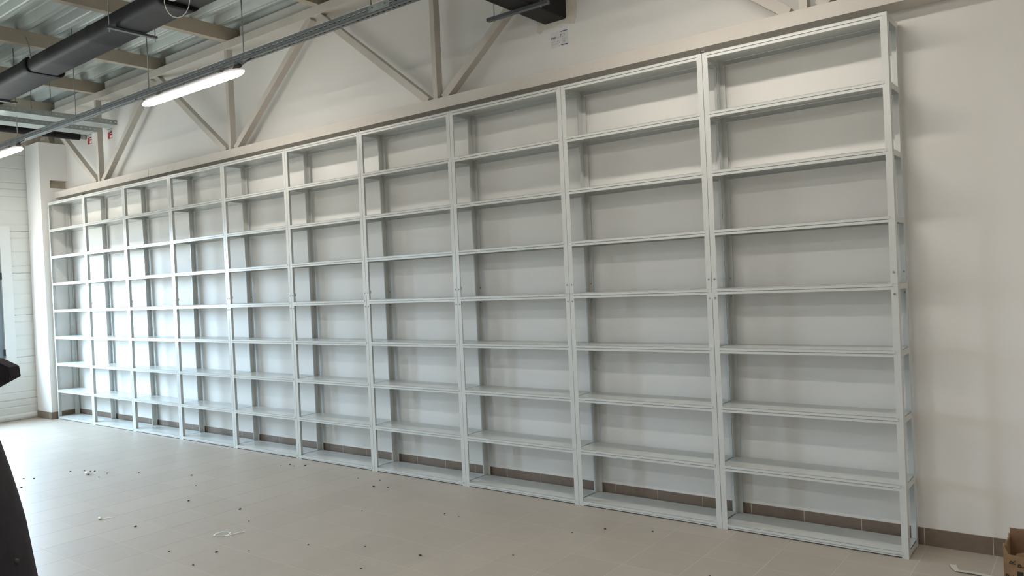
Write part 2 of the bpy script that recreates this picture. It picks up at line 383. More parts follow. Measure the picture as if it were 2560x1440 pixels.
# ------------------------------------------------------------------ shelving
BW, BD, LV, PS, PD = 1.04, 0.262, 0.36, 0.035, 0.045
ZT = [0.035+LV*k for k in range(9)]
ZJ = ZT[4]+0.001
def lpost(sx, sy, z0, z1):
    """angle post at corner (sx,sy in 0/1)"""
    t = 0.0026
    x = lambda a: a if sx == 0 else BW-a
    yy = lambda a: a if sy == 0 else BD-a
    e = 0.0013
    poly = [(e, 0), (PS, 0), (PS, t), (t+e, t), (t+e, PD), (e, PD)]
    p = [(x(a), yy(b)) for a, b in poly]
    return MB().prism(p, 2, z0, z1)
def rim_mb(zt, bottom=False):
    t = 0.0026; m = MB(); zb = zt-0.035 + (0.007 if bottom else 0); zq = zt-0.0035
    m.box(PS, BW-PS, 0.0, t, zb, zt-0.0198); m.box(PS, BW-PS, t, 0.016, zb, zb+0.002); m.box(PS, BW-PS, 0.013, 0.016, zb+0.002, zq)
    m.box(PS, BW-PS, BD-t, BD, zb, zq); m.box(PS, BW-PS, BD-0.016, BD-t, zb, zb+0.002)
    for s in (0, 1):
        a, b = (0.0013, t+0.0013) if s == 0 else (BW-t-0.0013, BW-0.0013)
        m.box(a, b, PD, BD-PD, zb, zq)
    # small corner gussets behind the posts
    for s in (0, 1):
        for r in (0, 1):
            x0_, x1_ = (0.0035, PS-0.001) if s == 0 else (BW-PS+0.001, BW-0.0035)
            y0_, y1_ = (0.003, 0.0045) if r == 0 else (BD-0.0045, BD-0.003)
            m.box(x0_, x1_, y0_, y1_, zb, zq-0.001)
    return m
def pan_mb(zt):
    m = MB(); t = 0.003
    m.box(0.0075, BW-0.0075, 0.0048, BD-0.0048, zt-t, zt)
    m.box(PS+0.0015, BW-PS-0.0015, -0.0022, 0.0048, zt-t, zt)
    m.box(0.027, BW-0.027, -0.0022, -0.0006, zt-0.0175, zt)
    return m
def make_bay():
    r = empty('shelving_unit')
    for sec, (z0, z1) in enumerate(((0.0, ZT[4]-0.0005), (ZT[4]+0.001, ZT[8]))):
        for sx in (0, 1):
            for sy in (0, 1):
                p = lpost(sx, sy, z0, z1).build('post', MT['shelf'], r)
                zc = ZJ-0.058 if sec == 0 else ZJ+0.058
                cx = 0.0185 if sx == 0 else BW-0.0185
                c = MB(); ya, yb = (-0.0045, 0.0) if sy == 0 else (BD-0.0085, BD-0.0027)
                c.tube([(cx, ya, zc), (cx, (ya+yb)/2, zc), (cx, yb, zc)], [0.0042, 0.0055, 0.0055] if sy == 0 else [0.004, 0.005, 0.0055], 10)
                c.build('screw', MT['zinc'], p)
                if sy == 0 and sec == 1:
                    xa, xb = (0.0036, 0.0056) if sx == 0 else (BW-0.0056, BW-0.0036)
                    MB().box(xa, xb, 0.0047, 0.051, ZJ+0.052, ZJ+0.078).build('splice_plate', MT['shelf'], p)
    for k in range(9):
        rim_mb(ZT[k], k == 0).build('shelf_rim', MT['shelf'], r)
        pan_mb(ZT[k]).build('shelf', MT['shelf'], r)
    return r
ordn = ['first', 'second', 'third', 'fourth', 'fifth', 'sixth', 'seventh', 'eighth', 'ninth', 'tenth']
proto = make_bay()
for i in range(10):
    o = proto if i == 0 else copy_tree(proto)
    o.location = (BW*i, 0, 0)
    o['category'] = 'shelving'; o['group'] = 'empty grey metal shelving units along the white wall'
    if i == 0: o['label'] = 'empty grey metal shelving unit standing against the white column, farthest of the ten'
    elif i == 9: o['label'] = 'empty grey metal shelving unit nearest the cardboard box, its open side exposed'
    else: o['label'] = 'empty grey metal shelving unit, %s in the row counted from the white column' % ordn[i]
# black clamps on top of some seams
cl = empty('wall_clamp'); m = MB(); m.box(-0.013, 0.012, 0.004, 0.022, 0, 0.011); m.build('block', MT['blk'], cl)
m = MB(); m.box(-0.0165, -0.015, 0.002, 0.024, 0, 0.021); m.box(0.0145, 0.016, 0.002, 0.024, 0, 0.021); m.box(-0.004, 0.0145, 0.004, 0.02, 0.0115, 0.013); m.build('bracket', MT['zinc'], cl)
wh = ['between first and second shelving units from the column', 'between third and fourth shelving units from the column',
      'between sixth and seventh shelving units from the column', 'between ninth and tenth shelving units from the column']
for n_, i in enumerate((1, 3, 6, 9)):
    o = cl if n_ == 0 else copy_tree(cl); o.location = (BW*i, 0.0, ZT[8]+0.0005)
    tag(o, 'black clamp on top of the seam ' + wh[n_], 'clamp', 'black clamps on top of the shelving')

# ------------------------------------------------------------------ wall truss
tr_ = empty('roof_truss', (0, 0.2, 2.985), 'beige steel truss of two long chords and slanting struts on the white wall', 'truss')
def tp(mb, name, m): return mb.build(name, m, tr_, loc=(0, -0.2, -2.985))
tp(MB().box(-0.10, 2.486, 0.11, WY, 2.987, 3.071), 'bottom_chord', MT['chord'])
tp(MB().box(2.492, XR-0.01, 0.11, WY, 2.985, 3.071), 'bottom_chord', MT['chord'])
tp(MB().box(-0.45, XR-0.01, 0.11, WY, 4.10, 4.178), 'top_chord', MT['chord'])
YWb, DWb, WWb = 0.16, 0.066, 0.046
bots = [1.22+2.905*k for k in range(6)]
tops = [-0.25+2.905*k for k in range(7)]
for b in bots:
    if b < XR: tp(MB().bar((b, YWb, 3.071), (b, YWb, 4.10), WWb, DWb), 'upright_strut', MT['steel'])
for k, b in enumerate(bots):
    if b > XR-0.3: continue
    tp(MB().bar((b-0.085, YWb, 3.072), (tops[k]+0.055, YWb, 4.099), 0.060, DWb+0.001), 'diagonal_strut', MT['steel'])
    if tops[k+1] < XR: tp(MB().bar((b+0.085, YWb, 3.072), (tops[k+1]-0.055, YWb, 4.099), 0.060, DWb+0.001), 'diagonal_strut', MT['steel'])
# roof beams
for i, p in enumerate(PX):
    m = MB().box(p-0.08, p, YF, WY+0.27, 4.18, ZD-0.001)
    o = m.build('roof_beam', MT['purlin'])
    if i == 0: lb = 'beige roof beam under the metal deck nearest the ribbed end wall'
    elif i == 1: lb = 'beige roof beam under the metal deck, second from the ribbed end wall'
    elif i == 2: lb = 'beige roof beam under the metal deck, third from the ribbed end wall'
    elif i == 3: lb = 'beige roof beam under the metal deck, fourth from the ribbed end wall, above the lit lamp'
    else: lb = 'beige roof beam under the metal deck beyond the lit lamp'
    tag(o, lb, 'beam', 'beige beams under the roof deck')
# end wall beam
o = MB().box(-0.47, -0.38, YF, WY, 3.74, 3.90).build('end_beam', MT['purlin']); tag(o, 'beige beam running along the top of the ribbed end wall', 'beam')
o = MB(); o.prism([(-0.30, 3.7355), (-0.05, 3.7355), (-0.10, 3.83), (-0.24, 3.83)], 1, 0.05, 0.09); o.box(-0.36, -0.04, 0.0, WY-0.01, 3.7352, 3.7372)
bo = o.build('bearing_plate', MT['steel']); tag(bo, 'small steel bearing plate on top of the white column', 'plate')

# ------------------------------------------------------------------ lamps and their rail
def lamp(x0, y, z, label):
    L = 1.57; r = empty('linear_lamp', (x0, y, z), label, 'lamp', 'linear ceiling lamps')
    n = 10
    def sect(u, s, zs, top):
        pts = []
        for k in range(n+1):
            a = math.pi*k/n
            pts.append((u, math.cos(a)*0.050*s, (math.sin(a)**0.7*(0.038 if top else 0.024)*zs) * (1 if top else -1)))
        return pts
    us = [(0, .08, .15), (0.015, .30, .40), (0.04, .55, .62), (0.08, .80, .82), (0.13, .95, .95), (0.20, 1, 1)]
    prof_ = us + [(L-u, a, b) for u, a, b in reversed(us)]
    d = MB(); d.loft([sect(u, a, b, False) for u, a, b in prof_], smooth=True); dd = d.build('diffuser', MT['emit'], r)
    h_ = MB(); h_.loft([[(p[0], p[1]*0.97, p[2]+0.001) for p in sect(u, a, b, True)] for u, a, b in prof_], smooth=True); h_.build('housing', MT['housing'], r)
    for u in (0.30, 1.27):
        MB().box(u-0.012, u+0.012, -0.03, 0.03, 0.036, 0.060).build('clip', MT['zinc'], r)
    g_ = MB(); g_.tube([(L-0.14, 0, 0.033), (L-0.11, 0, 0.045), (L-0.05, 0, 0.047), (L-0.03, 0, 0.047)], [0.013, 0.017, 0.016, 0.009], 10); g_.build('cable_gland', MT['cable'], r)
    c_ = MB(); c_.tube([(L-0.04, 0, 0.047), (L+0.02, -0.012, 0.046), (L+0.08, -0.02, 0.055), (L+0.125, -0.022, 0.06), (L+0.12, -0.012, 0.065)], 0.0055, 8)
    c_.tube([(0.06, -0.01, 0.035), (0.05, -0.028, 0.045), (0.0, -0.035, 0.05), (-0.06, -0.035, 0.055), (-0.075, -0.03, 0.06), (-0.05, -0.024, 0.065)], 0.004, 8)
    c_.build('cable', MT['cable'], r)
    return r
LZ = 3.318
lamp(4.42, TRAY_Y, LZ, 'lit white linear lamp hanging whole in view under the slotted steel rail')
lamp(0.16, TRAY_Y, LZ, 'lit white linear lamp under the slotted rail beside the ribbed end wall')
lamp(8.68, TRAY_Y, LZ, 'lit white linear lamp under the slotted rail above the ninth shelving unit')
lamp(12.94, TRAY_Y, LZ, 'lit white linear lamp under the slotted rail farthest from the ribbed end wall')
for k, x in enumerate((0.16, 4.42, 8.68, 12.94)):
    lamp(x, -3.4, LZ, 'lit linear lamp in the second row out in the room, %s from the end wall' % ordn[k])
for k, x in enumerate((0.16, 4.42, 8.68, 12.94)):
    lamp(x, -5.9, LZ, 'lit linear lamp in the third row deep in the room, %s from the end wall' % ordn[k])
def rail(y, x0, x1, label, m, hung=True):
    r = empty('slotted_rail', (0, 0, 0), label, 'rail')
    t = 0.0018; q = MB(); hw_ = 0.030; z0_ = TRAY_Z; z1_ = TRAY_Z+0.050
    q.box(x0, x1, y-hw_, y-hw_+t, z0_, z1_); q.box(x0, x1, y-hw_, y+hw_, z0_-t, z0_); q.cur = 1; q.box(x0, x1, y+hw_-t, y+hw_, z0_, z1_)
    q.box(x0, x1, y-hw_, y-hw_-0.0015, z0_-0.003, z0_+0.0015)
    q.build('channel', [m, MT['strap']], r)  # back side in darker steel, painting the shaded inside behind the slots
    for dy_ in (-0.017, 0.003, 0.019): MB().tube([(x0+0.02, y+dy_, z0_+0.015), (x1-0.02, y+dy_, z0_+0.015)], 0.009, 8).build('slot_shade_tube', MT['cable'], r)
    MB().tube([(x0+0.02, y+0.012, z0_+0.036), (x1-0.02, y+0.012, z0_+0.036)], 0.011, 8).build('slot_shade_tube', MT['cable'], r)  # black tubes added inside the channel so its slots look shaded
    xs = [1.64+1.455*k for k in range(10)]
    for x in xs:
        if x0 < x < x1: MB().tube([(x, y-0.005, TRAY_Z+0.002), (x, y-0.005, ZD)], 0.0042, 8).build('threaded_rod', MT['rod'], r)
    return r
rr = rail(TRAY_Y, XL+0.01, XR-0.05, 'slotted steel rail hanging on rods and carrying the lit lamps over the shelving', MT['tray'])
sp = MB(); sp.box(7.46, 7.66, TRAY_Y-0.0335, TRAY_Y-0.0318, TRAY_Z+0.001, TRAY_Z+0.049); sp.build('splice_plate', MT['galv'], rr)
bl = MB()
for xx in (7.50, 7.62): bl.tube([(xx, TRAY_Y-0.040, TRAY_Z+0.03), (xx, TRAY_Y-0.0335, TRAY_Z+0.03)], 0.006, 8)
bl.build('bolt', MT['zinc'], rr)
rail(-3.4, XL+0.01, XR-0.05, 'slotted steel rail of the second lamp row out in the room', MT['galv'])
rail(-5.9, XL+0.01, XR-0.05, 'slotted steel rail of the third lamp row deep in the room', MT['galv'])

# ------------------------------------------------------------------ black ducts
def rrect(yc, zc, w_, h_, r_, n=5):
    pts = []
    for (sy, sz, a0) in ((1, 1, 0), (-1, 1, 90), (-1, -1, 180), (1, -1, 270)):
        for k in range(n+1):
            a = math.radians(a0+90*k/n)
            pts.append((yc+sy*(w_/2-r_)+math.cos(a)*r_, zc+sz*(h_/2-r_)+math.sin(a)*r_))
    return pts
du = empty('ventilation_duct', (0, 0, 0), 'thick black flat oval duct hanging under the roof beams along the room', 'duct')
def yc(x): return -1.270-0.016*(x-2.0)
def seg(name, xs, w_, h_, zc=3.815, dy=0.0, par=du, mm='black'):
    m = MB(); rings = []
    for x, k in xs:
        rings.append([(x, a, b) for a, b in rrect(yc(x)+dy, zc, w_*k, h_*(1+(k-1)*1.6), 0.052)])
    m.loft(rings); return m.build(name, MT[mm], par)
seg('duct_section', [(0.72, 1), (1.5, 1), (3.05, 1.0), (3.20, 1.03), (3.27, 1.07), (3.33, 1.07), (3.345, 1.04)], 0.335, 0.135)
seg('duct_section', [(3.28, 1), (3.8, 1.0), (4.55, 1.0), (4.60, 1.03), (4.63, 1.0), (5.6, 1.0), (5.70, 1.03), (5.78, 1.06), (5.84, 1.06)], 0.300, 0.135, dy=-0.012)
seg('duct_section', [(5.80, 0.98), (6.25, 0.98), (6.30, 1.05), (6.42, 1.05), (6.44, 1.0), (8.2, 1.0)], 0.29, 0.12, zc=3.825, dy=0.03)
def duct_bracket(x, label):
    r = empty('duct_bracket', (x, 0, 0), label, 'bracket', 'steel brackets under the black duct')
    b_ = MB(); y0_, y1_ = yc(x)-0.20, yc(x)+0.20
    b_.box(-0.018, 0.018, y0_, y1_, 3.7275, 3.7305); b_.box(-0.018, -0.015, y0_, y1_, 3.7305, 3.7465); b_.box(0.015, 0.018, y0_, y1_, 3.7305, 3.7465)
    b_.build('channel', MT['strap'], r)
    for yy in (y0_+0.012, y1_-0.012):
        MB().tube([(0, yy, 3.70), (0, yy, ZD)], 0.004, 8).build('threaded_rod', MT['rod'], r)
    return r
duct_bracket(5.07, 'dark steel bracket under the black duct close to the wire loop')
duct_bracket(2.05, 'dark steel bracket under the black duct nearest the ribbed end wall')
for (x, y, z) in ((3.45, -1.46, 3.95), (2.62, -1.47, 3.95)):
    h_ = MB(); h_.tube([(x, y, 3.84), (x-0.02, y, z+0.02), (x-0.04, y-0.02, z+0.10)], 0.005, 6); h_.tube([(x-0.04, y-0.02, z+0.10), (x+0.01, y+0.02, z+0.05)], 0.003, 6)
    o = h_.build('hanger_wire', MT['rod']); tag(o, 'bent hanger wire sticking up behind the black duct, ' + ('nearer the lit lamp' if x > 3 else 'nearer the end wall'), 'wire', 'hanger wires on the black duct')
# duct into the wall
d2 = empty('wall_duct', (0, 0, 0), 'black square duct passing into the white wall above its blue printed label', 'duct')
m = MB(); m.loft([[(a, y, b) for a, b in rrect(8.11, 3.60, 0.205, 0.25, 0.02)] for y in (WY-0.001, -0.4, -2.6)]); m.build('duct_section', MT['black'], d2)
b_ = MB(); b_.box(7.80, 8.33, -0.135, -0.100, 3.452, 3.474); b_.build('support_channel', MT['strap'], d2)
for xx in (7.86, 8.27): MB().tube([(xx, -0.118, 3.44), (xx, -0.118, ZD)], 0.004, 8).build('threaded_rod', MT['rod'], d2)

# white box with a wire loop, below the duct
wb = empty('white_junction_box', (7.248, -2.2, 3.205), 'white box with a thin wire loop hanging before the black duct', 'box')
m = MB().box(0.0, 0.15, -0.15, 0.0, 0.0, 0.10); m.build('box_body', MT['white'], wb)
m = MB(); pts = [(0.05+0.120*math.cos(a)*0.79, -0.16-0.120*math.cos(a)*0.0, -0.012+0.118*math.sin(a)) for a in [math.radians(10-20*k) for k in range(0, 11)]]
pts = [(0.056+0.060*math.cos(a), -0.012+0.04*math.cos(a), -0.006+0.100*math.sin(a)) for a in [math.radians(14-20.8*k) for k in range(0, 11)]]
m.tube(pts, 0.0024, 6); m.build('wire_loop', MT['white'], wb)
for xx in (0.03, 0.12): MB().tube([(xx, -0.07, 0.1), (xx, -0.07, ZD-3.205)], 0.003, 6).build('hanging_wire', MT['rod'], wb)

# ------------------------------------------------------------------ trays and pipe at the far end
def cable_tray(x0, x1, z, y1, label):
    r = empty('cable_tray', (0, 0, 0), label, 'cable tray', 'galvanised cable trays at the far end')
    q = MB(); t = 0.002
    q.box(x0, x1, YF+0.1, y1, z-t, z); q.box(x0, x0+t, YF+0.1, y1, z, z+0.058); q.box(x1-t, x1, YF+0.1, y1, z, z+0.058)
    q.build('channel', MT['ladder'], r)
    for y in (-0.6, -2.4, -4.6, -6.9):
        MB().tube([((x0+x1)/2, y, z+0.001), ((x0+x1)/2, y, ZD if x0 > 1.5 else 4.179)], 0.0042, 8).build('threaded_rod', MT['rod'], r)
    return r
cable_tray(1.60, 1.85, 3.682, 0.09, 'galvanised cable tray crossing behind the lamp rail, the one nearer the lit lamp')
cable_tray(1.075, 1.32, 3.682, 0.09, 'galvanised cable tray crossing behind the lamp rail, the one nearer the end wall')
pp = empty('insulated_pipe', (0, 0, 0), 'black insulated pipe running into the wall beside the trays', 'pipe')
MB().tube([(0.57, YF+0.1, 3.75), (0.57, 0.20, 3.75)], 0.052, 16).build('insulation', MT['black'], pp)
MB().tube([(0.57, 0.2005, 3.75), (0.57, WY-0.001, 3.75)], 0.034, 16).build('sleeve', MT['galv'], pp)

# ------------------------------------------------------------------ labels on the wall
EX = Matrix(((1,0,0,0),(0,0,1,0),(0,1,0,0),(0,0,0,1)))     # text plane to wall plane (x,z)
def wall_m(x, y, z, sx=1.0): return Matrix.Translation((x, y, z)) @ Matrix(((sx,0,0,0),(0,0,-1,0),(0,1,0,0),(0,0,0,1)))
st = empty('wall_sticker', (8.068, WY-0.0005, 3.285), 'white paper sticker with blue printing on the wall below the black duct', 'sticker')
MB().box(0, 0.150, -0.0012, 0, 0.0, 0.115).build('paper', MT['label'], st)
MB().box(0.090, 0.147, -0.0018, -0.0012, 0.105, 0.1105).build('blue_bar', MT['blue'], st)
MB().box(0.090, 0.147, -0.0018, -0.0012, 0.006, 0.0115).build('blue_bar', MT['blue'], st)
text_mesh('lettering', 'knauf', 0.024, MT['blue'], st, wall_m(0.004, -0.0016, 0.066, 0.78))
text_mesh('lettering', 'insulation', 0.009, MT['ltgrey'], st, wall_m(0.052, -0.0016, 0.066, 0.7))
g_ = MB(); g_.tube([(0.084, -0.0022, 0.066), (0.084, -0.0022, 0.078)], 0.0016, 6); g_.prism([(0.083, 0.078), (0.096, 0.081), (0.087, 0.092)], 1, -0.0022, -0.0014); g_.build('emblem', MT['maroon'], st)
g_ = MB(); g_.tube([(0.098, -0.002, 0.085), (0.112, -0.002, 0.089), (0.124, -0.002, 0.085), (0.126, -0.002, 0.077), (0.112, -0.002, 0.073), (0.088, -0.002, 0.069)], 0.0011, 6); g_.build('emblem', MT['ltgrey'], st)
for i_, (xa, xb, zz) in enumerate(((0.0, 0.080, 0.042), (0.002, 0.060, 0.024), (0.092, 0.138, 0.052))):
    q = MB(); x = xa+0.004
    while x < xb: q.box(x, x+0.006, -0.0016, -0.0012, zz, zz+0.003); x += 0.0085
    q.build('small_print', MT['ltgrey'], st)
g_ = MB(); g_.tube([(0.115+0.012*math.cos(a), -0.0018, 0.034+0.012*math.sin(a)) for a in [math.pi*2*k/12 for k in range(13)]], 0.0009, 5)
g_.prism([(0.111, 0.026), (0.120, 0.028), (0.119, 0.043), (0.112, 0.037)], 1, -0.0018, -0.0013); g_.build('emblem', MT['ltgrey'], st)
def red_sticker(x, z, label):
    s_ = empty('warning_label', (x, WY-0.0005, z), label, 'label', 'red labels on the wall under the trays')
    w_, h_ = 0.118, 0.128
    MB().box(0, w_, -0.0012, 0, 0, h_).build('paper', MT['label'], s_)
    q = MB(); q.box(0.003, w_-0.003, -0.0018, -0.0012, 0.003, 0.035); q.box(0.003, w_*0.5, -0.0018, -0.0012, 0.035, 0.088); q.box(w_*0.5, w_-0.003, -0.0018, -0.0012, 0.045, 0.062); q.box(w_*0.5, w_-0.003, -0.0018, -0.0012, 0.074, 0.088)
    q.build('red_field', MT['red'], s_)
    MB().box(w_*0.52, w_-0.006, -0.0024, -0.0018, 0.010, 0.034).build('white_field', MT['paper'], s_)
    q = MB(); q.box(0.0, w_, -0.0018, -0.0012, h_-0.006, h_-0.001); q.box(w_*0.55, w_-0.003, -0.0024, -0.0018, 0.078, 0.090); q.box(w_*0.5, w_-0.003, -0.0024, -0.0018, 0.050, 0.057)
    x_ = 0.006
    while x_ < w_-0.01: q.box(x_, x_+0.006, -0.0018, -0.0012, 0.100, 0.106); x_ += 0.011
    q.build('black_print', MT['ink'], s_)
red_sticker(0.622, 3.640, 'red and white label on the wall between the black pipe and the truss upright')
red_sticker(1.183, 3.628, 'red and white label on the wall just past the truss upright')

# ------------------------------------------------------------------ cardboard box
cbx = empty('cardboard_box', (10.866, -0.35, 0), 'torn open brown cardboard box with black print standing by the wall', 'box')
w_, d_, h_ = 0.40, 0.27, 0.265; t = 0.004
random.seed(3)
def panel(p0, p1, hfun, name, m):
    """upright card sheet from p0 to p1 with an uneven torn top"""
    p0, p1 = Vector(p0), Vector(p1); n = 22; L_ = (p1-p0); nn = Vector((-L_.y, L_.x, 0)).normalized()*t
    q = MB(); rings = []
    for k in range(n+1):
        u = k/n; p = p0+L_*u; hh = hfun(u)
        rings.append([(p.x, p.y, 0.0005), (p.x, p.y, hh), (p.x+nn.x, p.y+nn.y, hh), (p.x+nn.x, p.y+nn.y, 0.0005)])
    q.loft(rings, smooth=False); return q.build(name, m, cbx)
rj = lambda a: (random.random()-0.5)*a
fp = panel((0, 0, 0), (w_, 0, 0), lambda u: 0.222+rj(0.012)+(0.045 if u < 0.03 else 0), 'front_panel', MT['card'])
panel((0, d_, 0), (w_, d_, 0), lambda u: 0.268+rj(0.003), 'back_panel', MT['cardin'])
panel((0.0005, 0.0045, 0), (0.0005, d_-0.0005, 0), lambda u: 0.232+rj(0.03)+(0.03 if u < 0.12 else 0), 'side_panel', MT['card'])
panel((w_-0.0005, 0.0045, 0), (w_-0.0005, d_-0.0005, 0), lambda u: 0.25+rj(0.006), 'side_panel', MT['card'])
MB().box(0.005, w_-0.005, 0.005, d_-0.001, 0.0008, 0.004).build('bottom_panel', MT['card'], cbx)
q = MB(); q.loft([[(0.045+0.03*k, -0.001-0.004*k, 0.222), (0.05+0.03*k, -0.012-0.01*(k%2), 0.236+0.012*(k%3)), (0.06+0.03*k, 0.012, 0.228), ] for k in range(9)], closed_ends=True, smooth=False)
q.build('torn_flap', MT['card'], cbx)
Mf = Matrix(((1,0,0,0),(0,0,-1,0),(0,1,0,0),(0,0,0,1)))
rotv = Matrix.Rotation(-math.pi/2, 4, 'Y')
text_mesh('print', 'R', 0.034, MT['ink'], fp, Matrix.Translation((0.043, -0.0009, 0.178)) @ rotv @ Mf)
text_mesh('print', 'P', 0.034, MT['ink'], fp, Matrix.Translation((0.075, -0.0009, 0.168)) @ rotv @ Mf)
text_mesh('print', 'R', 0.03, MT['ink'], fp, Matrix.Translation((0.002, -0.0009, 0.112)) @ Mf)
text_mesh('print', '4 8', 0.026, MT['ink'], fp, Matrix.Translation((0.024, -0.0009, 0.112)) @ Mf)
text_mesh('print', 'E', 0.03, MT['ink'], fp, Matrix.Translation((0.062, -0.0009, 0.112)) @ Mf)
q = MB(); q.box(0.045, 0.085, -0.0008, -0.0002, 0.084, 0.105); q.box(0.048, 0.072, -0.0008, -0.0002, 0.122, 0.150); q.build('print', MT['ink'], fp)

# ------------------------------------------------------------------ litter on the floor
def strip(name, pts, w_, m, label, cat, group=None, z=0.0015, curl=0.0):
    q = MB(); rings = []
    P = [Vector((a, b, z+c)) for a, b, c in pts]
    for i, p in enumerate(P):
        d_ = (P[min(i+1, len(P)-1)]-P[max(i-1, 0)]).normalized(); sd = Vector((-d_.y, d_.x, 0)).normalized()*w_/2
        rings.append([p+sd, p-sd, p-sd+Vector((0, 0, 0.0012)), p+sd+Vector((0, 0, 0.0012))])
    q.loft(rings, smooth=False); o = q.build(name, m); tag(o, label, cat, group); return o
strip('plastic_strap', [(6.589, -1.729, 0.0), (6.570, -1.700, 0.004), (6.580, -1.665, 0.006), (6.615, -1.640, 0.004), (6.650, -1.645, 0.006), (6.665, -1.672, 0.002), (6.650, -1.700, 0), (6.615, -1.722, 0), (6.594, -1.731, 0.002)],
      0.008, MT['paper'], 'curled white plastic strap loop lying on the floor', 'strap')
strip('plastic_strip', [(6.672, -1.694, 0), (6.678, -1.665, 0.002), (6.684, -1.62, 0.003), (6.70, -1.57, 0.002)], 0.006, MT['paper'], 'short white plastic strip lying beside the curled strap loop', 'strip')
strip('plastic_film', [(10.602, 0.015, 0.004), (10.612, -0.02, 0.003), (10.632, -0.058, 0.002), (10.68, -0.058, 0.006), (10.73, -0.055, 0.003), (10.78, -0.070, 0.006), (10.83, -0.08, 0.002)],
      0.030, MT['film'], 'crumpled strip of clear film on the floor by the cardboard box', 'film')
def scrap(x, y, r_, label):
    q = MB(); random.seed(int(x*100))
    q.sphere((x, y, r_*0.45), r_, 8, 6, (1, 0.7, 0.45), lambda v, d: v*(0.85+0.35*random.random())); o = q.build('paper_scrap', MT['paper']); tag(o, label, 'paper scrap', 'white paper scraps on the floor')
scrap(3.886, -1.332, 0.030, 'crumpled white paper scrap on the floor farthest from the curled strap')
scrap(5.473, -1.945, 0.018, 'crumpled white paper scrap on the floor nearer the dark jacket')
strip('paper_sliver', [(5.49, -1.93, 0), (5.505, -1.90, 0.002), (5.53, -1.86, 0)], 0.005, MT['paper'], 'thin white sliver beside the nearer crumpled paper scrap', 'sliver')
# dark crumbs, at measured spots
spots = [(3.60,-1.36),(3.70,-1.28),(3.78,-1.26),(3.82,-1.24),(4.02,-1.22),(4.28,-1.06),(4.10,-1.33),(3.49,-1.71),(3.58,-1.66),(3.85,-1.86),(5.23,-1.06),(5.62,-1.35),(4.85,-0.88),
         (5.28,-0.26),(5.33,-0.20),(5.42,-0.22),(5.50,-0.16),(6.30,-0.24),(6.52,-0.20),(6.62,-0.36),(6.75,-0.33),(7.62,-0.62),(7.75,-0.62),(7.05,-0.86),(6.52,-1.42),(6.20,-1.28),(7.30,-1.52),
         (7.64,-1.36),(6.90,-1.90),(7.06,-1.78),(8.60,-0.52),(8.74,-0.36),(9.02,-0.26),(8.52,-1.02),(6.62,-2.05),(6.98,-2.10),(8.05,-1.30),(9.60,-0.75),(7.9,-1.62),(5.9,-1.9)]
random.seed(11)
cr = MB(); cr.sphere((0, 0, 0.0035), 0.0075, 6, 4, (1, 0.8, 0.5), lambda v, d: v*(0.7+0.6*random.random())); cr = cr.build('floor_crumb', MT['crumb'])
for i, (x, y) in enumerate(spots):
    o = cr if i == 0 else cr.copy()
    if i: COL.objects.link(o)
    s_ = 0.55+0.7*random.random(); o.location = (x, y, 0); o.rotation_euler = (0, 0, random.random()*6); o.scale = (s_*1.4, s_, s_)
    tag(o, 'tiny dark crumb of debris on the tiled floor', 'crumb', 'dark crumbs scattered on the floor')

# ------------------------------------------------------------------ person at the edge of the view
F = Vector((0.793, 0.609, 0)); Sd = Vector((-0.609, 0.793, 0))     # facing, and the person's left
P0 = Vector((9.955, -4.017, 0)) - F*0.262                           # body axis
def PP(f, s, z): return P0 + F*f + Sd*s + Vector((0, 0, z))
pe = empty('person', (P0.x, P0.y, 0), 'person in an open black jacket standing at the edge of the room', 'person')
def pb(mb, name, m, par=pe, sub=0):
    o = mb.build(name, m, par, loc=(-P0.x, -P0.y, 0))
    if sub:
        s = o.modifiers.new('s', 'SUBSURF'); s.levels = sub; s.render_levels = sub
    return o
def ring(cf, cs, z, fr_, bk, wd, n=20, e=0.9):
    out = []
    for k in range(n):
        a = 2*math.pi*k/n; c_, s_ = math.cos(a), math.sin(a)
        f_ = (fr_ if c_ > 0 else bk)*math.copysign(abs(c_)**e, c_); out.append(PP(cf+f_, cs+wd*math.copysign(abs(s_)**e, s_), z))
    return out
